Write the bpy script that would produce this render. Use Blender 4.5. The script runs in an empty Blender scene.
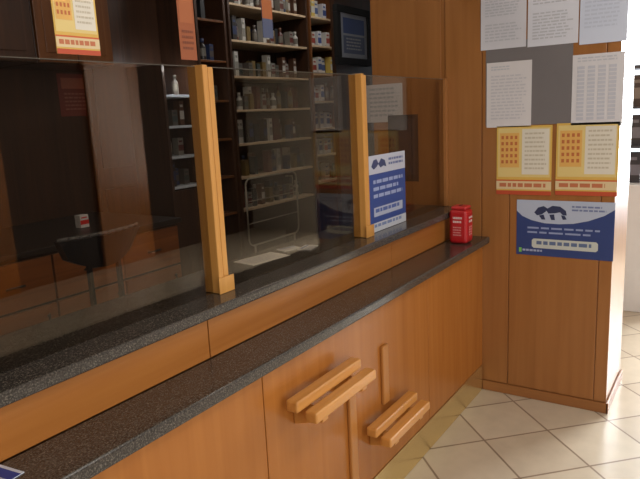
import bpy, math, random
from mathutils import Vector, Matrix
random.seed(7)
scn = bpy.context.scene
COL = scn.collection
scn.view_settings.view_transform = 'Standard'
scn.view_settings.look = 'None'
H = 1.55
# ---- camera orientation recovered from the photo's vanishing points
D1 = Vector((.5448, .1881, -.8172)); D2 = Vector((-.8372, .0672, -.5426)); UP = Vector((-.0472, .9797, .1941))
F = 630.0
def ray(px, py):
    r = Vector((px-320, 240-py, -F))
    return Vector((r.dot(D1), r.dot(D2), r.dot(UP)))
def onX(px, py, X):
    r = ray(px, py); s = X/r.x; return Vector((X, r.y*s, H+r.z*s))
def onY(px, py, Y):
    r = ray(px, py); s = Y/r.y; return Vector((r.x*s, Y, H+r.z*s))
# ---------------------------------------------------------------- materials
def newmat(name):
    m = bpy.data.materials.new(name); m.use_nodes = True
    nt = m.node_tree; b = nt.nodes['Principled BSDF']
    return m, nt, b
def srgb(r, g, b):
    f = lambda c: ((c/255+.055)/1.055)**2.4 if c > 10 else c/255/12.92
    return (f(r), f(g), f(b), 1)
_pc = {}
def plain(rgb, rough=.5, metal=0, noise=.06, emit=0):
    k = (rgb, rough, metal, noise, emit)
    if k in _pc: return _pc[k]
    m, nt, b = newmat('paint_%d_%d_%d' % rgb)
    tc = nt.nodes.new('ShaderNodeTexCoord'); n = nt.nodes.new('ShaderNodeTexNoise'); n.inputs['Scale'].default_value = 18
    mx = nt.nodes.new('ShaderNodeMix'); mx.data_type = 'RGBA'
    c = srgb(*rgb)
    mx.inputs['A'].default_value = c
    mx.inputs['B'].default_value = (c[0]*(1-noise*3), c[1]*(1-noise*3), c[2]*(1-noise*3), 1)
    nt.links.new(tc.outputs['Object'], n.inputs['Vector'])
    nt.links.new(n.outputs['Fac'], mx.inputs['Factor'])
    nt.links.new(mx.outputs['Result'], b.inputs['Base Color'])
    b.inputs['Roughness'].default_value = rough; b.inputs['Metallic'].default_value = metal
    if emit:
        b.inputs['Emission Color'].default_value = c; b.inputs['Emission Strength'].default_value = emit
    _pc[k] = m
    return m
def wood(name, c1, c2, axis='z', rough=.3, scale=1.0):
    m, nt, b = newmat(name)
    tc = nt.nodes.new('ShaderNodeTexCoord'); mp = nt.nodes.new('ShaderNodeMapping')
    s = {'x': (1.2, 26, 26), 'y': (26, 1.2, 26), 'z': (26, 26, 1.2)}[axis]
    mp.inputs['Scale'].default_value = tuple(v*scale for v in s)
    n = nt.nodes.new('ShaderNodeTexNoise'); n.inputs['Scale'].default_value = 1.0; n.inputs['Detail'].default_value = 6; n.inputs['Distortion'].default_value = .6
    r = nt.nodes.new('ShaderNodeValToRGB')
    r.color_ramp.elements[0].position = .25; r.color_ramp.elements[0].color = srgb(*c1)
    r.color_ramp.elements[1].position = .8; r.color_ramp.elements[1].color = srgb(*c2)
    nt.links.new(tc.outputs['Object'], mp.inputs['Vector']); nt.links.new(mp.outputs['Vector'], n.inputs['Vector'])
    nt.links.new(n.outputs['Fac'], r.inputs['Fac']); nt.links.new(r.outputs['Color'], b.inputs['Base Color'])
    b.inputs['Roughness'].default_value = rough
    return m
def granite():
    m, nt, b = newmat('dark_granite')
    tc = nt.nodes.new('ShaderNodeTexCoord')
    v = nt.nodes.new('ShaderNodeTexNoise'); v.inputs['Scale'].default_value = 270; v.inputs['Detail'].default_value = 4
    r = nt.nodes.new('ShaderNodeValToRGB')
    e = r.color_ramp.elements
    e[0].position = .34; e[0].color = srgb(44, 41, 38)
    e[1].position = .76; e[1].color = srgb(120, 112, 103)
    x = e.new(.55); x.color = srgb(70, 65, 60)
    nt.links.new(tc.outputs['Object'], v.inputs['Vector']); nt.links.new(v.outputs['Fac'], r.inputs['Fac'])
    nt.links.new(r.outputs['Color'], b.inputs['Base Color'])
    b.inputs['Roughness'].default_value = .18
    return m
def tiles():
    m, nt, b = newmat('cream_floor_tiles')
    tc = nt.nodes.new('ShaderNodeTexCoord'); mp = nt.nodes.new('ShaderNodeMapping')
    mp.inputs['Rotation'].default_value = (0, 0, math.radians(45)); mp.inputs['Location'].default_value = (.06, .1, 0)
    br = nt.nodes.new('ShaderNodeTexBrick'); br.offset = 0; br.squash = 1
    br.inputs['Scale'].default_value = 1; br.inputs['Brick Width'].default_value = .33; br.inputs['Row Height'].default_value = .33
    br.inputs['Mortar Size'].default_value = .006; br.inputs['Mortar Smooth'].default_value = .4; br.inputs['Bias'].default_value = 0
    br.inputs['Color1'].default_value = srgb(212, 199, 177); br.inputs['Color2'].default_value = srgb(205, 191, 169); br.inputs['Mortar'].default_value = srgb(146, 127, 108)
    n = nt.nodes.new('ShaderNodeTexNoise'); n.inputs['Scale'].default_value = 9; n.inputs['Detail'].default_value = 5
    mx = nt.nodes.new('ShaderNodeMix'); mx.data_type = 'RGBA'; mx.blend_type = 'MULTIPLY'; mx.inputs['Factor'].default_value = .25
    nt.links.new(tc.outputs['Object'], mp.inputs['Vector']); nt.links.new(mp.outputs['Vector'], br.inputs['Vector'])
    nt.links.new(tc.outputs['Object'], n.inputs['Vector'])
    nt.links.new(br.outputs['Color'], mx.inputs['A']); nt.links.new(n.outputs['Fac'], mx.inputs['B'])
    nt.links.new(mx.outputs['Result'], b.inputs['Base Color'])
    b.inputs['Roughness'].default_value = .28
    return m
def glass():
    m = bpy.data.materials.new('tinted_glass'); m.use_nodes = True
    nt = m.node_tree; nt.nodes.clear()
    o = nt.nodes.new('ShaderNodeOutputMaterial'); t = nt.nodes.new('ShaderNodeBsdfTransparent'); g = nt.nodes.new('ShaderNodeBsdfGlossy')
    t.inputs['Color'].default_value = (.83, .81, .78, 1); g.inputs['Roughness'].default_value = .01; g.inputs['Color'].default_value = (1, .9, .78, 1)
    lw = nt.nodes.new('ShaderNodeLayerWeight'); lw.inputs['Blend'].default_value = .5
    pw = nt.nodes.new('ShaderNodeMath'); pw.operation = 'POWER'; pw.inputs[1].default_value = 5
    ad = nt.nodes.new('ShaderNodeMath'); ad.operation = 'MULTIPLY_ADD'; ad.inputs[1].default_value = .9; ad.inputs[2].default_value = .04
    mx = nt.nodes.new('ShaderNodeMixShader')
    nt.links.new(lw.outputs['Facing'], pw.inputs[0]); nt.links.new(pw.outputs[0], ad.inputs[0])
    nt.links.new(ad.outputs[0], mx.inputs['Fac']); nt.links.new(t.outputs[0], mx.inputs[1]); nt.links.new(g.outputs[0], mx.inputs[2])
    nt.links.new(mx.outputs[0], o.inputs['Surface'])
    return m
W_FRONT = wood('cherry_front', (156, 94, 38), (174, 110, 50), 'z', .27)
W_RAIL = wood('cherry_upstand', (150, 91, 38), (168, 107, 50), 'x', .27)
W_WALL = wood('cherry_wall', (144, 93, 48), (162, 108, 60), 'z', .3)
W_LIGHT = wood('light_oak', (190, 132, 63), (212, 156, 84), 'z', .3)
W_BAR = wood('light_oak_bar', (182, 120, 55), (206, 146, 76), 'x', .3)
W_DARK = wood('dark_cabinet_wood', (48, 30, 19), (76, 47, 29), 'z', .45)
W_MID = wood('mid_cabinet_wood', (92, 54, 28), (126, 78, 41), 'z', .4)
W_SHELF = wood('shelf_wood', (186, 160, 130), (212, 186, 154), 'x', .4)
GRAN = granite(); TILE = tiles(); GLASS = glass()
BRASS = plain((232, 208, 148), .2, .85, .03)
BLACK = plain((22, 22, 24), .5); DGREY = plain((58, 58, 62), .45); STEEL = plain((170, 170, 172), .3, .8)
WHITE = plain((226, 226, 226), .6, 0, .02)
# ---------------------------------------------------------------- mesh builder
class MB:
    def __init__(s): s.v = []; s.f = []; s.m = []; s.sm = []
    def poly(s, pts, mi=0, smooth=False):
        b = len(s.v); s.v += [Vector(p) for p in pts]; s.f.append(tuple(range(b, b+len(pts)))); s.m.append(mi); s.sm.append(smooth)
    def hexa(s, p, mi=0):   # 8 points: bottom ring 0-3, top ring 4-7
        b = len(s.v); s.v += [Vector(q) for q in p]
        for f in ((3,2,1,0),(4,5,6,7),(0,1,5,4),(1,2,6,5),(2,3,7,6),(3,0,4,7)):
            s.f.append(tuple(b+i for i in f)); s.m.append(mi); s.sm.append(False)
    def box(s, x0, x1, y0, y1, z0, z1, mi=0):
        s.hexa([(x0,y0,z0),(x1,y0,z0),(x1,y1,z0),(x0,y1,z0),(x0,y0,z1),(x1,y0,z1),(x1,y1,z1),(x0,y1,z1)], mi)
    def lathe(s, prof, cx, cy, n=16, mi=0, cz=0, mis=None):
        b = len(s.v)
        for r, z in prof:
            for k in range(n):
                a = 2*math.pi*k/n; s.v.append(Vector((cx+r*math.cos(a), cy+r*math.sin(a), cz+z)))
        for i in range(len(prof)-1):
            for k in range(n):
                k2 = (k+1) % n
                s.f.append((b+i*n+k, b+i*n+k2, b+(i+1)*n+k2, b+(i+1)*n+k)); s.m.append(mis[i] if mis else mi); s.sm.append(True)
        s.f.append(tuple(b+k for k in reversed(range(n)))); s.m.append(mis[0] if mis else mi); s.sm.append(False)
        t = b+(len(prof)-1)*n
        s.f.append(tuple(t+k for k in range(n))); s.m.append(mis[-1] if mis else mi); s.sm.append(False)
    def tube(s, p0, p1, r, n=10, mi=0, r1=None):
        p0 = Vector(p0); p1 = Vector(p1); r1 = r if r1 is None else r1
        d = (p1-p0).normalized(); a = d.orthogonal().normalized(); c = d.cross(a)
        b = len(s.v)
        for p, rr in ((p0, r), (p1, r1)):
            for k in range(n):
                t = 2*math.pi*k/n; s.v.append(p+a*rr*math.cos(t)+c*rr*math.sin(t))
        for k in range(n):
            k2 = (k+1) % n; s.f.append((b+k, b+k2, b+n+k2, b+n+k)); s.m.append(mi); s.sm.append(True)
        s.f.append(tuple(b+k for k in reversed(range(n)))); s.m.append(mi); s.sm.append(False)
        s.f.append(tuple(b+n+k for k in range(n))); s.m.append(mi); s.sm.append(False)
    def loop(s, x0, x1, z0, z1, y, r, c=.03):   # rounded rectangle of tube in an XZ plane
        pts = []
        for cx, cz, a0 in ((x1-c, z1-c, 0), (x0+c, z1-c, 90), (x0+c, z0+c, 180), (x1-c, z0+c, 270)):
            for k in range(5):
                a = math.radians(a0+90*k/4); pts.append((cx+c*math.cos(a), y, cz+c*math.sin(a)))
        for i in range(len(pts)): s.tube(pts[i], pts[(i+1) % len(pts)], r, 8)
    def build(s, name, mats, parent=None, bevel=0, off=None, segs=2):
        if not isinstance(mats, (list, tuple)): mats = [mats]
        o_ = Vector(off) if off is not None else (parent_loc(parent) if parent else Vector((0,0,0)))
        me = bpy.data.meshes.new(name)
        me.from_pydata([tuple(v-o_) for v in s.v], [], s.f)
        for m in mats: me.materials.append(m)
        for p, mi, sm in zip(me.polygons, s.m, s.sm): p.material_index = mi; p.use_smooth = sm
        me.update()
        ob = bpy.data.objects.new(name, me); COL.objects.link(ob)
        if parent: ob.parent = parent
        elif off is not None: ob.location = o_
        if bevel:
            bv = ob.modifiers.new('bevel', 'BEVEL'); bv.width = bevel; bv.segments = segs; bv.limit_method = 'ANGLE'; bv.angle_limit = math.radians(40)
        return ob
def parent_loc(p):
    l = Vector((0,0,0))
    while p: l = l+p.location; p = p.parent
    return l
def tag(o, label, cat, group=None):
    o['label'] = label; o['category'] = cat
    if group: o['group'] = group
    return o
def thing(name, label, cat, loc, group=None):
    o = bpy.data.objects.new(name, None); o.empty_display_size = .05; COL.objects.link(o); o.location = loc
    return tag(o, label, cat, group)
def struct(name, mb, mats, bevel=0):
    o = mb.build(name, mats, None, bevel); o['kind'] = 'structure'; return o
# ================================================================ THE ROOM
XW = 3.23         # plane of the wooden end wall
XE = 3.70         # far end of the pillar
m = MB(); m.box(-2.5, 7, -3.2, 4.2, -.1, 0); struct('floor', m, TILE)
m = MB(); m.box(-2.5, 7, -3.2, 4.2, 2.95, 3.05); struct('ceiling', m, plain((205, 198, 186), .8))
m = MB(); m.box(-2.5, 7, 3.8, 3.9, 0, 2.95); struct('wall_back', m, W_DARK)
m = MB(); m.box(-2.6, -2.5, -3.2, 3.9, 0, 2.95); struct('wall_left', m, plain((110, 88, 66), .8))
m = MB()   # wall behind the viewer with a shop window opening on the left
m.box(-2.5, -2.2, -3.2, -3.1, 0, 2.95); m.box(1.2, 7, -3.2, -3.1, 0, 2.95); m.box(-2.2, 1.2, -3.2, -3.1, 2.5, 2.95); m.box(-2.2, 1.2, -3.2, -3.1, 0, .5)
struct('wall_front', m, plain((40, 28, 20), .8))
for i, (a, b) in enumerate(((1.75, 2.15), (2.9, 3.3), (4.3, 5.0))):   # panels added on the unseen customer-side wall to give the glass warm reflections
    m = MB(); m.box(a, b, -3.098, -3.05, 0, 2.4); struct('trim_%d' % (i+2), m, W_FRONT, .004)
m = MB()   # right wall with large window
m.box(6.9, 7, -3.1, -2, 0, 2.95); m.box(6.9, 7, 2.2, 3.8, 0, 2.95); m.box(6.9, 7, -2, 2.2, 2.6, 2.95); m.box(6.9, 7, -2, 2.2, 0, .3)
struct('wall_right', m, plain((200, 198, 192), .8))
m = MB()
for y in (-2, .05, 2.15): m.box(6.92, 6.98, y, y+.05, .3, 2.6)
m.box(6.92, 6.98, -1.95, 2.15, 2.55, 2.6); m.box(6.92, 6.98, -1.95, 2.15, .3, .35)
struct('window_1', m, plain((190, 194, 200), .4, .3))
# end wall / pillar : boards with grooves
m = MB()
m.box(XW+.006, XE, .464, 1.74, 0, 2.949)
for a, b in ((.462, .52), (.524, .958), (.962, 1.105), (1.11, 1.305), (1.33, 1.74)):
    m.box(XW, XW+.008, a, b, 0.058, 2.94)
struct('wall_end', m, W_WALL, .002)
m = MB(); m.box(XE+.001, 6.89, 1.35, 1.45, 0, 2.949); struct('wall_light_block', m, plain((206, 204, 200), .8))  # unseen wall, added to keep right window light out of the staff area
m = MB(); m.box(XW-.008, XW-.001, .45, 1.098, 0.001, .055); m.box(XW-.008, XE+.01, .452, .4615, 0.001, .055)
struct('baseboard_end', m, wood('baseboard_wood', (138, 88, 46), (156, 104, 58), 'y', .4), .002)
m = MB(); m.box(3.6, 6.8, 2.2, 2.23, 0, 2.949); struct('wall_inner', m, W_DARK)
m = MB(); m.box(-.8, XW-.002, 1.27, 1.35, 2.22, 2.32); struct('trim_1', m, W_RAIL, .004)
# door panel behind the counter
m = MB(); m.box(2.86, 3.2, 3.74, 3.79, 0, 2.6); m.box(2.9, 3.16, 3.725, 3.745, .2, 1.1); m.box(2.9, 3.16, 3.725, 3.745, 1.25, 2.45)
struct('door_1', m, W_DARK, .004)
# ================================================================ COUNTER
X0 = -.8
ct = thing('counter', 'long cherry wood service counter with panelled front, upstand and brass kick plate', 'counter', (1.2, 1.28, 0))
m = MB(); m.box(X0, XW-.002, 1.125, 1.24, .001, .837); m.box(X0, XW-.002, 1.252, 1.50, .001, .998); m.build('body', W_MID, ct)
for a, b in ((X0, .08), (.084, 1.318), (1.322, 2.498), (2.502, XW-.002)):
    m = MB(); m.box(a, b, 1.10, 1.124, .147, .837); m.build('front_panel', W_FRONT, ct, .002)
for a, b in ((X0, .058), (.062, 1.254), (1.258, 2.418), (2.422, XW-.002)):
    m = MB(); m.box(a, b, 1.234, 1.251, .8735, .998); m.build('upstand_panel', W_RAIL, ct, .002)
m = MB(); m.box(X0, XW-.014, 1.096, 1.124, .001, .145); m.build('kick_plate', BRASS, ct, .002)
m = MB(); m.box(X0, XW-.002, 1.062, 1.2335, .838, .873)
tag(m.build('granite_shelf', GRAN, None, .006, (1.2, 1.15, .838), 3), 'narrow lower speckled dark granite shelf along front of the wooden counter', 'shelf')
m = MB(); m.box(X0, XW-.002, 1.205, 1.56, .9985, 1.03)
tag(m.build('granite_ledge', GRAN, None, .006, (1.2, 1.38, .9985), 3), 'upper dark granite ledge under the glass screen', 'counter top')
# ---- glass screen
ZG = 1.0305; YG = 1.31
gs = thing('glass_screen', 'glass service screen with light oak posts standing on the upper granite ledge', 'glass screen', (1.39, YG, ZG))
for x in (.47, 1.39, 2.305):
    m = MB()
    m.box(x-.024, x-.0035, YG-.032, YG+.03, ZG, 1.705); m.box(x+.0035, x+.026, YG-.026, YG+.024, ZG, 1.70); m.box(x-.0035, x+.0035, YG-.02, YG+.02, ZG, 1.69)
    p = m.build('post', W_LIGHT, gs, .003)
    m = MB(); m.box(x-.03, x+.038, YG-.036, YG-.0325, ZG, ZG+.05); m.build('post_foot', W_LIGHT, p, .001)
m = MB(); m.box(XW-.03, XW-.001, YG-.02, YG+.02, ZG, 1.705); m.build('wall_post', W_WALL, gs, .002)
for a, b in ((X0, .445), (.498, 1.365), (1.417, 2.28), (2.332, XW-.031)):
    m = MB(); m.box(a, b, YG-.004, YG+.004, ZG+.001, 1.70); m.build('glass_pane', GLASS, gs)
# polished top edge strips of the panes
EDGE = plain((84, 78, 68), .35)
for a, b in ((X0, .445), (.498, 1.365), (1.417, 2.28), (2.332, XW-.031)):
    m = MB(); m.box(a, b, YG-.004, YG+.004, 1.7003, 1.7025); m.build('glass_edge', EDGE, gs)
# ---- wooden bag racks on the front
def bag_rack(x0, x1, z, label, dx2, e2):
    xc = (x0+x1)/2
    t = thing('bag_rack', label, 'rack', (xc, 1.10, z-.06), 'oak bag racks on the counter front')
    for a, b, y, dz in ((x0, x1, 1.05, .0), (x0+dx2, x1+e2, 1.004, -.038)):
        m = MB(); m.box(a, b, y-.022, y+.022, z+dz-.018, z+dz+.018); m.build('bar', W_BAR, t, .007, None, 3)
    for x in (x0+.09, x1-.05):
        m = MB(); m.hexa([(x-.016, .99, z-.07), (x+.016, .99, z-.07), (x+.016, 1.0995, z-.10), (x-.016, 1.0995, z-.10),
                          (x-.016, .99, z-.0565), (x+.016, .99, z-.0565), (x+.016, 1.0995, z-.019), (x-.016, 1.0995, z-.019)])
        m.build('bracket', W_BAR, t, .003)
    return t
bag_rack(1.385, 1.77, .705, 'upper left double bar oak rack on the counter front', .03, .02)
bag_rack(1.86, 2.22, .395, 'lower right double bar oak rack near the brass kick plate', .02, .02)
def slat(x, z0, z1, label):
    m = MB(); m.box(x-.024, x+.024, 1.086, 1.0995, z0, z1)
    tag(m.build('wooden_slat', W_LIGHT_D, None, .004, (x, 1.093, z0)), label, 'wooden slat', 'vertical oak slats on the counter front')
W_LIGHT_D = wood('slat_oak', (168, 108, 50), (188, 128, 66), 'z', .3)
slat(1.80, .16, .56, 'longer vertical wooden slat below the upper left rack')
slat(2.06, .42, .66, 'shorter vertical wooden slat above the lower right rack')
# ================================================================ FLAT PRINTED THINGS
class Sheet:
    """thin printed sheet; a,b in 0..1 (b from the TOP), real metres underneath"""
    def __init__(s, o, u, v, n, w, h, th=.0012):
        s.o, s.u, s.v, s.n, s.w, s.h = Vector(o), Vector(u).normalized(), Vector(v).normalized(), Vector(n).normalized(), w, h
        s.mb = MB(); s.mats = []; s.th = th; s.k = 0
    def mi(s, rgb):
        mt = plain(rgb, .55, 0, .02)
        if mt not in s.mats: s.mats.append(mt)
        return s.mats.index(mt)
    def P(s, a, b, d): return s.o+s.u*(a*s.w)+s.v*((1-b)*s.h)+s.n*d
    def base(s, rgb):
        i = s.mi(rgb)
        s.mb.hexa([s.P(0,1,0), s.P(1,1,0), s.P(1,1,s.th), s.P(0,1,s.th), s.P(0,0,0), s.P(1,0,0), s.P(1,0,s.th), s.P(0,0,s.th)], i); return s
    def rect(s, a0, b0, a1, b1, rgb, lay=1):
        d = s.th+.0005*lay; s.mb.poly([s.P(a0,b1,d), s.P(a1,b1,d), s.P(a1,b0,d), s.P(a0,b0,d)], s.mi(rgb)); return s
    def shape(s, pts, rgb, lay=1):
        d = s.th+.0005*lay; s.mb.poly([s.P(a,b,d) for a, b in pts], s.mi(rgb)); return s
    def ell(s, ca, cb, ra, rb, rgb, lay=1, n=20):
        return s.shape([(ca+ra*math.cos(2*math.pi*k/n), cb-rb*math.sin(2*math.pi*k/n)) for k in range(n)], rgb, lay)
    def lines(s, a0, b0, a1, b1, n, rgb, fill=.45, lay=2):
        st = (b1-b0)/n
        for i in range(n):
            a = a0; end = a1-random.random()*.18*(a1-a0)
            while a < end:
                w = random.uniform(.07, .2)*(a1-a0); s.rect(a, b0+i*st, min(a+w, end), b0+(i+fill)*st, rgb, lay); a += w+.03*(a1-a0)
        return s
    def grid(s, a0, b0, a1, b1, nx, ny, rgb, fill=.6, lay=2):
        for i in range(nx):
            for j in range(ny):
                x = a0+(a1-a0)*i/nx; y = b0+(b1-b0)*j/ny
                s.rect(x, y, x+(a1-a0)/nx*fill, y+(b1-b0)/ny*fill, rgb, lay)
        return s
    def done(s, name, label, cat, group=None, parent=None):
        c = s.o+s.u*s.w/2
        o = s.mb.build(name, s.mats, parent, 0, None if parent else c)
        if not parent: tag(o, label, cat, group)
        return o
def wall_sheet(tl, br, d=.0012, top=None, X=XW):
    a = onX(*tl, X); b = onX(*br, X)
    zt = a.z if top is None else top
    return Sheet((X-d, a.y, b.z), (0,-1,0), (0,0,1), (-1,0,0), a.y-b.y, zt-b.z)
INK = (190, 190, 196)
s = wall_sheet((486, 44), (571, 124), .0004).base((116, 110, 110)); s.done('notice_board', 'plain grey backing board behind the white sheets on the pillar', 'board')
XP = .0022
s = wall_sheet((481, 20), (526, 47), XP, 2.13).base((210, 208, 214)).lines(.1, .1, .9, .5, 9, INK).lines(.1, .6, .9, .9, 6, INK)
s.done('paper_notice', 'white paper notice at the top left of the pillar', 'paper')
s = wall_sheet((528, 20), (578, 43), XP, 2.13).base((216, 216, 224)).lines(.1, .08, .9, .4, 7, INK).lines(.1, .5, .9, .92, 9, INK)
s.done('paper_notice', 'white paper notice at top of the pillar, middle one of the top row', 'paper')
s = wall_sheet((580, 20), (627, 41), XP, 2.12).base((206, 212, 228)).lines(.1, .1, .9, .8, 12, (194, 200, 216))
s.done('paper_notice', 'bluish paper notice at the top right corner of the pillar', 'paper')
s = wall_sheet((487, 64), (531, 127), XP).base((216, 210, 210)).lines(.1, .06, .6, .14, 2, INK).lines(.1, .2, .9, .9, 14, (198, 194, 198))
s.done('paper_notice', 'white text sheet below the top row, left of the grey board', 'paper')
s = wall_sheet((573, 56), (622, 126), XP).base((214, 210, 212)).lines(.1, .04, .9, .12, 2, INK).grid(.1, .16, .92, .92, 4, 14, (194, 194, 202), .7)
s.done('paper_notice', 'white sheet with table columns above the right yellow poster', 'paper')
def yellow(s):
    s.base((216, 174, 84)).rect(.03, .03, .97, .74, (222, 196, 126))
    s.rect(.06, .1, .42, .6, (222, 172, 92), 2).grid(.09, .14, .42, .58, 4, 5, (190, 106, 58), .55, 3)
    s.rect(.47, .05, .95, .7, (222, 214, 198), 2).lines(.52, .1, .92, .66, 9, (196, 184, 162), .4, 3)
    s.rect(.0, .78, 1, .80, (202, 94, 48), 2).rect(0, .80, 1, .92, (218, 194, 150), 2).lines(.06, .83, .95, .91, 1, (190, 112, 74), .7, 3).rect(0, .94, 1, 1, (186, 76, 44), 2)
    return s
yellow(wall_sheet((497, 127), (551, 196), XP)).done('yellow_poster', 'yellow and orange printed poster on pillar, left of the pair', 'poster', 'yellow posters')
yellow(wall_sheet((557, 124), (617, 197), XP)).done('yellow_poster', 'yellow and orange printed poster on pillar, right of the pair', 'poster', 'yellow posters')
s = wall_sheet((517, 200), (613, 262), .0004).base((44, 62, 116))
s.shape([(.0,.0),(.0,.2),(.06,.29),(.16,.36),(.3,.405),(.45,.41),(.6,.39),(.75,.33),(.9,.23),(1,.12),(1,0)], (176, 184, 202), 1)
DKB = (44, 52, 84)
s.shape([(.19,.22),(.23,.13),(.29,.10),(.33,.14),(.31,.2),(.27,.25),(.22,.27)], DKB, 2)
s.shape([(.31,.16),(.38,.09),(.46,.1),(.52,.17),(.53,.25),(.49,.25),(.46,.2),(.41,.22),(.34,.23)], DKB, 2)
s.shape([(.24,.27),(.29,.25),(.31,.34),(.27,.34)], DKB, 2).shape([(.35,.25),(.40,.24),(.41,.34),(.37,.34)], DKB, 2).shape([(.47,.25),(.51,.26),(.53,.32),(.49,.33)], DKB, 2)
s.lines(.58, .08, .92, .2, 2, (110, 120, 156), .5, 2)
s.lines(.12, .48, .9, .64, 2, (140, 152, 188), .4, 2)
s.shape([(.17,.72),(.19,.69),(.83,.69),(.85,.72),(.85,.83),(.83,.86),(.19,.86),(.17,.83)], (192, 196, 188), 2)
s.lines(.22, .73, .8, .82, 1, (90, 106, 140), .7, 3)
s.rect(.03, .87, .06, .95, (120, 190, 90), 2).lines(.07, .89, .32, .95, 1, (160, 170, 200), .6, 2)
s.done('blue_poster', 'blue and white landscape poster low on the pillar', 'poster')
# blue leaflet against the glass
b = onY(405, 152, 1.30)
s = Sheet((2.362, 1.3045, ZG+.001), (1,0,0), (0,0,1), (0,-1,0), b.x-2.362, .335, .002).base((50, 74, 140))
s.rect(0, 0, 1, .24, (186, 190, 206))
s.shape([(.06,.14),(.12,.06),(.2,.05),(.25,.11),(.2,.15),(.12,.18)], (60, 70, 112), 2).shape([(.24,.12),(.32,.05),(.42,.08),(.46,.17),(.38,.15),(.3,.17)], (60, 70, 112), 2)
s.lines(.52, .06, .95, .18, 2, (100,112,156), .5, 2)
s.lines(.1, .32, .92, .6, 3, (150, 164, 204), .5, 2).rect(0, .88, 1, 1, (196, 200, 208)).rect(.1, .68, .9, .8, (170, 178, 200), 1).lines(.14, .7, .86, .78, 1, (80,100,160), .6, 2).lines(.1, .9, .9, .98, 1, (120,136,176), .5, 2)
s.done('blue_leaflet', 'blue and white sign standing against the glass right of the second oak post', 'sign')
# poster hanging above left glass pane
def hanging(px0, px1, pyb, hgt, name, label, cat, draw):
    a = onY(px0, pyb, YG); b = onY(px1, pyb, YG); z = min(a.z, b.z)
    z = max(z, 1.712)
    t = thing(name, label, cat, ((a.x+b.x)/2, YG, z))
    s = Sheet((a.x, YG, z), (1,0,0), (0,0,1), (0,-1,0), b.x-a.x, hgt, .0015); draw(s)
    s.done('sheet', '', '', None, t)
    m = MB()
    for x in (a.x+.01, b.x-.01): m.tube((x, YG, z+hgt-.002), (x, YG, 2.2195), .0012, 6)
    m.build('cord', WHITE, t)
hanging(57, 100, 54, .19, 'hanging_poster', 'yellow and white poster hanging above the left glass pane', 'poster', yellow)
def orange(s): s.base((150, 80, 42)).rect(.1, .05, .9, .5, (164, 92, 50)).lines(.15, .6, .85, .9, 4, (120, 60, 32))
hanging(181, 197, 60, .2, 'hanging_leaflet', 'narrow orange leaflet hanging above the first oak post', 'leaflet', orange)
def bluish(s): s.base((74, 82, 110)).rect(0, .6, 1, .8, (160, 92, 52)).rect(0, .3, 1, .5, (130, 130, 150))
hanging(263, 273, 38, .3, 'hanging_leaflet', 'narrow blue and orange leaflet hanging in front of the tall shelving', 'leaflet', bluish)
# leaflet on lower shelf, bottom left
t = Sheet((.35, 1.12, .8735), (1,.12,0), (-.12,1,0), (0,0,1), .275, .1, .0015).base((206, 210, 222)).rect(0, .0, 1, .1, (40,60,140)).rect(.88, 0, .97, 1, (40, 60, 140)).lines(.1, .2, .8, .9, 5, (60, 80, 150))
t.done('leaflet', 'white and blue leaflet lying on the lower granite shelf', 'leaflet')
# papers on the staff side
s = Sheet((1.70, 1.42, ZG), (1,-.15,0), (.15,1,0), (0,0,1), .19, .11, .001).base((222, 216, 206)).lines(.1,.15,.9,.9,6,INK)
s.done('paper_sheet', 'loose white paper lying on the upper ledge behind the middle glass pane', 'paper')
# sheets on end wall behind the glass
s = wall_sheet((366, 86), (403, 122), .0006).base((196, 192, 194)).lines(.1, .1, .9, .9, 7, (160,160,166))
s.done('paper_notice', 'pale paper notice on end wall seen through the right glass pane', 'paper')
s = wall_sheet((388, 116), (419, 182), .0022).base((34, 32, 36)).rect(.1, .06, .9, .9, (52, 50, 56))
s.done('dark_board', 'small dark board on end wall right of the blue and white sign', 'board')
# loose cards
for (x, y, r_, lb) in ((1.99, 1.37, .2, 'small white card on upper ledge, nearest the second oak post'), (1.93, 1.45, -.3, 'small white card on upper ledge, beside the loose white paper')):
    s = Sheet((x, y, ZG), (1, r_, 0), (-r_, 1, 0), (0,0,1), .085, .055, .003).base((214, 212, 208)).rect(.05, .1, .95, .35, (120, 130, 160)).lines(.1, .5, .9, .9, 2, INK)
    s.done('card', lb, 'card')
# ---- red tin
cx, cy, z0 = 3.04, 1.15, .874
rt = thing('collection_tin', 'small red collection tin at the far end of the lower granite shelf', 'tin', (cx, cy, z0))
RED = plain((186, 28, 32), .4)
m = MB(); w = .048
m.box(cx-w, cx+w, cy-w, cy+w, z0, z0+.172)
m.build('body', RED, rt, .018, None, 5)
m = MB(); w2 = .04
m.box(cx-w2, cx+w2, cy-w2, cy+w2, z0+.1725, z0+.19)
l = m.build('lid', plain((200, 52, 52), .4), rt, .008, None, 3)
m = MB(); m.box(cx-.02, cx+.02, cy-.004, cy+.004, z0+.1902, z0+.192); m.build('slot', BLACK, l)
for o_, u_, n_ in (((cx-w-.001, cy+.028, z0+.03), (0,-1,0), (-1,0,0)), ((cx-.028, cy-w-.001, z0+.03), (1,0,0), (0,-1,0))):
    lb = Sheet(o_, u_, (0,0,1), n_, .056, .115, .0008).base((186, 30, 34))
    lb.lines(.08, .06, .95, .4, 2, (224, 190, 186), .55).lines(.08, .5, .9, .95, 4, (212, 140, 136), .5)
    lb.done('label_sheet', '', '', None, rt)
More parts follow.
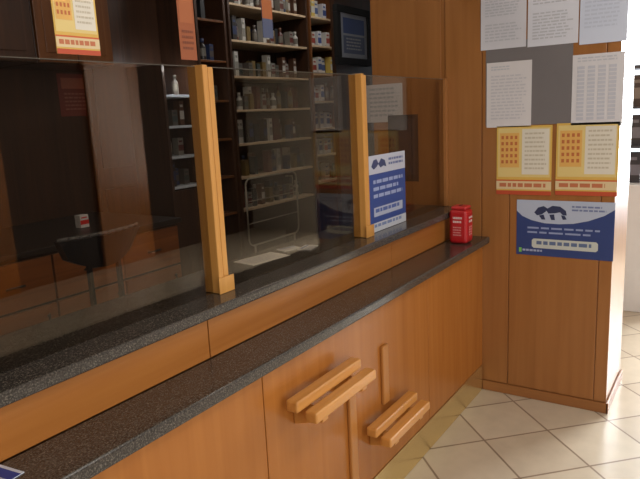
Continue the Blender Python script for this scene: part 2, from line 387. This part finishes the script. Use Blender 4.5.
# ================================================================ BEHIND THE COUNTER
YF = 3.4
def shelf_unit(name, label, x0, x1, zs, z1, wood_m=W_MID, shelf_m=W_SHELF, yb=3.795, back_m=None, z_door=None):
    t = thing(name, label, 'shelving', ((x0+x1)/2, (YF+yb)/2, 0))
    for x in (x0, x1-.025):
        m = MB(); m.box(x, x+.025, YF, yb, .001, z1); m.build('side_panel', wood_m, t, .002)
    m = MB(); m.box(x0+.0255, x1-.0255, yb-.02, yb, .001, z1); m.build('back_panel', back_m or wood_m, t)
    for z in zs:
        m = MB(); m.box(x0+.0255, x1-.0255, YF+.005, yb-.021, z-.018, z); m.build('shelf', shelf_m, t, .002)
    if z_door:
        m = MB(); m.box(x0+.0255, x1-.0255, YF+.002, YF+.02, .05, z_door); m.build('door', wood_m, t, .002)
    return t
PAL = [(132,128,120),(88,80,74),(90,42,36),(50,60,92),(112,92,54),(58,66,62),(190,186,178),(48,42,38),(92,62,44),(34,34,38)]
def carton_mesh(w, d, h, c, c2):
    m = MB(); m.box(-w/2, w/2, -d/2, d/2, 0, h)
    m.poly([(-w/2, -d/2-.0006, h*.25), (w/2, -d/2-.0006, h*.25), (w/2, -d/2-.0006, h*.6), (-w/2, -d/2-.0006, h*.6)], 1)
    m.poly([(-w*.35, -d/2-.001, h*.75), (w*.3, -d/2-.001, h*.75), (w*.3, -d/2-.001, h*.85), (-w*.35, -d/2-.001, h*.85)], 1)
    o = m.build('tmp', [plain(c, .5), plain(c2, .5)]); me = o.data; bpy.data.objects.remove(o); return me
def bottle_mesh(r, h, c, c2):
    m = MB(); m.lathe([(r*.9,0),(r,.006),(r,h*.2),(r,h*.55),(r*.95,h*.64),(r*.45,h*.76),(r*.42,h*.82),(r*.55,h*.82),(r*.55,h)], 0, 0, 12, 0, 0, [0,0,2,0,0,0,1,1])
    o = m.build('tmp', [plain(c, .3), plain(c2, .4), plain((110,104,94), .5)]); me = o.data; bpy.data.objects.remove(o); return me
cart = [(carton_mesh(random.uniform(.04,.055), .06, random.uniform(.1,.2), c, PAL[(i*3+2) % 10])) for i, c in enumerate(PAL)]
bott = [(bottle_mesh(random.uniform(.02,.027), random.uniform(.12,.2), c, PAL[(i*7+1) % 10])) for i, c in enumerate(PAL[1:9])]
bright = [carton_mesh(.06,.06,.14,(200,196,190),(150,60,50)), carton_mesh(.06,.06,.16,(206,202,196),(70,90,140)), carton_mesh(.06,.06,.17,(210,180,90),(206,202,194)), carton_mesh(.06,.06,.15,(206,206,210),(60,80,140))]
ORD = ['top', 'second', 'third', 'fourth', 'fifth', 'sixth', 'seventh', 'eighth']
def stock(x0, x1, zs, where, step=.06, pb=.25, y=3.5, fill=.97, boxes=None):
    for k, z in enumerate(sorted(zs, reverse=True)):
        x = x0+.065
        while x < x1-.06:
            if random.random() < fill:
                isb = random.random() < pb
                me = random.choice(bott if isb else (boxes or cart))
                nm = 'bottle' if isb else 'carton'
                o = bpy.data.objects.new('medicine_'+nm, me); COL.objects.link(o)
                o.location = (x, y+random.uniform(-.03, .06), z+.0005)
                tag(o, 'small %s on %s shelf from top of %s' % (nm, ORD[k], where), nm, '%ss on %s shelf of %s' % (nm, ORD[k], where))
            x += step
ZA = [.80, 1.07, 1.345, 1.62, 1.89, 2.17, 2.45]
shelf_unit('shelving_unit', 'tall wide wooden shelving stocked with small packs behind the middle pane', 3.97, 5.09, ZA, 2.75, W_DARK)
stock(3.97, 5.09, ZA, 'the wide wooden shelving')
ZB = [.9, 1.16, 1.42, 1.68, 1.94, 2.2, 2.46]
shelf_unit('shelving_unit', 'tall shelving with bright packs left of the framed picture', 5.12, 5.66, ZB, 2.75, W_MID)
stock(5.12, 5.66, ZB, 'the shelving left of the framed picture', .078, .15, 3.5, .97, bright)
ZC = [.8, 1.1, 1.4, 1.7, 2.0, 2.3]
shelf_unit('shelving_unit', 'dark narrow shelving just right of the first oak post', 3.6, 3.94, ZC, 2.7, W_DARK, W_MID)
stock(3.6, 3.94, ZC, 'the dark narrow shelving', .08, .6)
ZD = [1.08, 1.3, 1.52, 1.74]
shelf_unit('display_cabinet', 'dark cabinet with pale lit shelves left of the first oak post', 3.22, 3.58, ZD, 1.95, W_DARK, plain((190,196,204), .4), 3.795, plain((150,160,176), .5), 1.05)
stock(3.22, 3.58, ZD, 'the pale lit cabinet', .085, .5)
# wall cabinets above, back counter below (left)
for i, (x0, x1, lb) in enumerate(((1.0, 1.72, 'dark wooden wall cabinet at far left above the glass'), (1.73, 2.27, 'dark wooden wall cabinet behind the hanging yellow poster'), (2.28, 2.82, 'dark wooden wall cabinet right of the hanging yellow poster'))):
    t = thing('wall_cabinet', lb, 'cabinet', ((x0+x1)/2, 3.6, 1.92), 'wall cabinets')
    m = MB(); m.box(x0, x1, 3.42, 3.795, 1.92, 2.8); m.build('body', W_DARK, t, .003)
    xm = (x0+x1)/2
    for a, b, hx in ((x0+.006, xm-.003, xm-.03), (xm+.003, x1-.006, xm+.03)):
        m = MB(); m.box(a, b, 3.399, 3.419, 1.926, 2.794); m.box(a+.05, b-.05, 3.394, 3.4, 1.98, 2.74); d = m.build('door', W_MID if i == 2 else W_DARK, t, .003)
        m = MB(); m.tube((hx, 3.385, 2.0), (hx, 3.385, 2.1), .005, 8); m.box(hx-.004, hx+.004, 3.385, 3.399, 2.005, 2.013); m.box(hx-.004, hx+.004, 3.385, 3.399, 2.087, 2.095); m.build('handle', STEEL, d)
W_DRAW = wood('drawer_wood', (118, 66, 29), (152, 90, 42), 'x', .4)
t = thing('back_counter', 'wooden work counter with doors and drawers along the back left', 'counter', (2.0, 3.35, 0))
m = MB(); m.box(1.0, 2.82, 2.97, 3.795, .001, .92); m.build('body', W_DARK, t)
m = MB(); m.box(.98, 2.83, 2.93, 3.795, .9205, .95); m.build('worktop', plain((44, 36, 31), .4), t, .004)
KN = plain((60, 48, 40), .5)
for k in range(4):
    a = 1.01+k*.452
    m = MB(); m.box(a, a+.44, 2.949, 2.9695, .66, .9); d = m.build('drawer', W_DRAW, t, .003)
    m = MB(); m.tube((a+.17, 2.935, .78), (a+.27, 2.935, .78), .006, 8); m.box(a+.18, a+.19, 2.935, 2.949, .776, .784); m.box(a+.25, a+.26, 2.935, 2.949, .776, .784); m.build('handle', KN, d)
    m = MB(); m.box(a, a+.44, 2.949, 2.9695, .06, .645); d = m.build('door', W_DRAW, t, .003)
    m = MB(); m.tube((a+.38, 2.935, .5), (a+.38, 2.935, .6), .006, 8); m.box(a+.376, a+.384, 2.935, 2.949, .51, .518); m.box(a+.376, a+.384, 2.935, 2.949, .585, .593); m.build('handle', KN, d)
# things on the back counter and wall
a = onY(56, 68, 3.79); b = onY(96, 116, 3.79)
s = Sheet((a.x, 3.7985, b.z), (1,0,0), (0,0,1), (0,-1,0), b.x-a.x, 1.9-b.z, .0015).base((112, 44, 32)).rect(.1,.1,.9,.35,(150,80,56)).lines(.15,.45,.85,.9,5,(140,84,64))
s.done('red_poster', 'dull red poster on the dark back wall behind the left pane', 'poster')
o = bpy.data.objects.new('carton', carton_mesh(.06, .05, .075, (230, 224, 220), (220, 40, 36))); COL.objects.link(o); o.location = (2.35, 3.28, .9505)
tag(o, 'small white and red carton on the back counter', 'carton')
# office chair
cc = (1.57, 2.3)
t = thing('office_chair', 'dark office chair with curved backrest behind the left glass pane', 'chair', (cc[0], cc[1], 0))
c = cc
CHR = plain((28, 27, 29), .3)
m = MB()
N = 11
for i in range(N-1):
    a0 = -.19+.38*i/(N-1); a1 = -.19+.38*(i+1)/(N-1); f = lambda a: -.24+1.2*a*a
    p = lambda a, z, dd: (c[0]+a, c[1]+f(a)+dd, z)
    zb = lambda a: 1.0+1.4*a*a
    m.hexa([p(a0*.8,zb(a0),0), p(a1*.8,zb(a1),0), p(a1*.8,zb(a1),.04), p(a0*.8,zb(a0),.04), p(a0,1.13,-.03), p(a1,1.13,-.03), p(a1,1.13,.01), p(a0,1.13,.01)])
bk = m.build('backrest', CHR, t)
m = MB()
for i in range(N-1):
    a0 = -.19+.38*i/(N-1); a1 = -.19+.38*(i+1)/(N-1)
    m.tube((c[0]+a0, c[1]+f(a0)-.012, 1.136), (c[0]+a1, c[1]+f(a1)-.012, 1.136), .008, 8)
m.build('rim', plain((92, 88, 86), .35), bk)
m = MB(); m.box(c[0]-.21, c[0]+.21, c[1]-.2, c[1]+.22, .60, .67); m.build('seat', CHR, t, .03, None, 3)
m = MB()
for dx in (-.07, .07):
    m.hexa([(c[0]+dx-.007,c[1]-.23,.62),(c[0]+dx+.007,c[1]-.23,.62),(c[0]+dx+.007,c[1]-.21,.62),(c[0]+dx-.007,c[1]-.21,.62),(c[0]+dx-.007,c[1]-.225,1.03),(c[0]+dx+.007,c[1]-.225,1.03),(c[0]+dx+.007,c[1]-.205,1.03),(c[0]+dx-.007,c[1]-.205,1.03)])
m.build('back_support', CHR, t)
m = MB(); m.tube((c[0],c[1],.08), (c[0],c[1],.60), .025, 12); m.build('gas_lift', DGREY, t)
m = MB()
for k in range(5):
    a = 2*math.pi*k/5+.3; m.tube((c[0],c[1],.1), (c[0]+.27*math.cos(a), c[1]+.27*math.sin(a), .07), .022, 8, 0, .014)
b = m.build('base', DGREY, t)
for k in range(5):
    a = 2*math.pi*k/5+.3; x, y = c[0]+.27*math.cos(a), c[1]+.27*math.sin(a)
    m = MB(); m.tube((x-.02,y,.03), (x+.02,y,.03), .029, 12); m.build('caster', BLACK, b)
# pale wire stand behind the middle pane
a = onY(245, 180, 2.3); b = onY(299, 232, 2.3)
t = thing('wire_stand', 'pale wire stand with rounded rectangular frame behind the middle glass pane', 'stand', ((a.x+b.x)/2, 2.3, 0))
WIRE = plain((150, 142, 130), .35, .3)
m = MB(); m.loop(a.x, b.x, b.z, a.z, 2.3, .005, .04); m.build('frame', WIRE, t)
m = MB()
for k in (1, 2): z = b.z+(a.z-b.z)*k/3; m.tube((a.x, 2.3, z), (b.x, 2.3, z), .0025, 8)
m.build('cross_wires', WIRE, t)
for x in (a.x+.05, b.x-.05):
    m = MB(); m.tube((x, 2.3, b.z), (x, 2.3, .012), .006, 8); m.build('leg', WIRE, t)
    m = MB(); m.tube((x, 2.15, .01), (x, 2.45, .01), .009, 8); m.build('foot', WIRE, t)
# framed picture on inner wall
a = onY(336, 4, 2.17); b = onY(371, 67, 2.17)
t = thing('framed_picture', 'black framed blue and white picture on inner wall above the second oak post', 'picture', ((a.x+b.x)/2, 2.185, b.z))
m = MB(); fw = .045
FR = plain((20, 18, 18), .9)
m.box(a.x, b.x, 2.165, 2.199, b.z, b.z+fw); m.box(a.x, b.x, 2.165, 2.199, a.z-fw, a.z); m.box(a.x, a.x+fw, 2.165, 2.199, b.z+fw, a.z-fw); m.box(b.x-fw, b.x, 2.165, 2.199, b.z+fw, a.z-fw)
m.build('frame', FR, t, .004)
s = Sheet((a.x+fw, 2.174, b.z+fw), (1,0,0), (0,0,1), (0,-1,0), b.x-a.x-2*fw, a.z-b.z-2*fw).base((168,174,188)).rect(.1,.1,.9,.45,(70,90,146)).rect(.1,.5,.9,.9,(96,108,140)).lines(.2,.55,.8,.85,4,(180,184,194))
s.done('picture_sheet', '', '', None, t)
# ================================================================ RIGHT: DISPLAY STAND
t = thing('display_stand', 'white display stand with dark shelves beyond the right edge of the pillar', 'stand', (5.2, .75, 0))
m = MB(); m.box(5.0, 5.4, .3, 1.25, .001, .95); m.build('base_cabinet', WHITE, t, .006)
for y in (.31, 1.22):
    m = MB(); m.box(5.36, 5.39, y, y+.02, .951, 1.85); m.build('upright', STEEL, t)
for z in (1.22, 1.5, 1.78):
    m = MB(); m.box(5.08, 5.355, .3, 1.25, z-.015, z); m.box(5.355, 5.3595, .34, 1.21, z-.015, z+.02); m.build('shelf', plain((76,78,84), .5), t)
dk = [carton_mesh(.11, .09, .22, c, c2) for c, c2 in (((56,56,62),(120,120,130)), ((70,58,52),(130,120,110)), ((46,58,68),(110,120,130)))]
for k, z in enumerate((.951, 1.2205, 1.5005)):
    for j in range(7):
        o = bpy.data.objects.new('carton', random.choice(dk)); COL.objects.link(o); o.location = (5.17, .38+j*.125, z); o.rotation_euler = (0, 0, -math.pi/2)
        tag(o, 'dark carton on %s tier of the white display stand' % ('lowest', 'middle', 'upper')[k], 'carton', 'dark cartons on the %s tier of the display stand' % ('lowest', 'middle', 'upper')[k])
# ================================================================ LIGHT
def area(name, loc, target, sx, sy, e, col=(1,1,1)):
    l = bpy.data.lights.new(name, 'AREA'); l.shape = 'RECTANGLE'; l.size = sx; l.size_y = sy; l.energy = e; l.color = col
    o = bpy.data.objects.new(name, l); COL.objects.link(o); o.location = loc
    o.rotation_euler = (Vector(target)-Vector(loc)).to_track_quat('-Z', 'Y').to_euler(); return o
area('shop_window_daylight', (-.5, -3.0, 1.6), (1.6, 1.1, .8), 3.0, 1.9, 76, (1, .98, .95))
area('ceiling_lamp', (1.6, -.6, 2.9), (1.6, -.6, 0), 1.2, .6, 24, (1, .95, .88))
area('right_window_daylight', (6.7, -.5, 1.6), (3.2, 0, .4), 1.6, 2.0, 280, (.95, .98, 1))
area('back_room_fill', (4.7, 2.75, 2.9), (4.7, 3.5, 1), 1.4, .3, 8.5, (1, .96, .9))  # added fill over the back shelving, no fixture there
area('inner_wall_fill', (3.0, 1.95, 2.9), (3.3, 1.95, 1), .4, .2, 3.5, (1, .96, .9))  # added fill for the inner wall, picture and end wall
area('cabinet_fill', (3.4, 3.36, 1.93), (3.4, 3.75, 1.45), .25, .03, 1.8, (.9, .95, 1))  # added strip light that brightens the display cabinet shelves
area('back_left_fill', (1.8, 1.9, 2.85), (2.0, 2.95, .5), .5, .3, 3.2, (1, .88, .72))  # added warm fill that brings out the back counter drawers
w = bpy.data.worlds.new('sky'); scn.world = w; w.use_nodes = True
w.node_tree.nodes['Background'].inputs['Color'].default_value = (.86, .92, 1, 1); w.node_tree.nodes['Background'].inputs['Strength'].default_value = 1.6
# ================================================================ CAMERA
cd = bpy.data.cameras.new('camera'); cam = bpy.data.objects.new('camera', cd); COL.objects.link(cam)
cd.sensor_fit = 'HORIZONTAL'; cd.sensor_width = 36; cd.lens = F/640*36; cd.clip_start = .02
cam.matrix_world = Matrix(((D1.x, D1.y, D1.z, 0), (D2.x, D2.y, D2.z, 0), (UP.x, UP.y, UP.z, H), (0, 0, 0, 1)))
scn.camera = cam
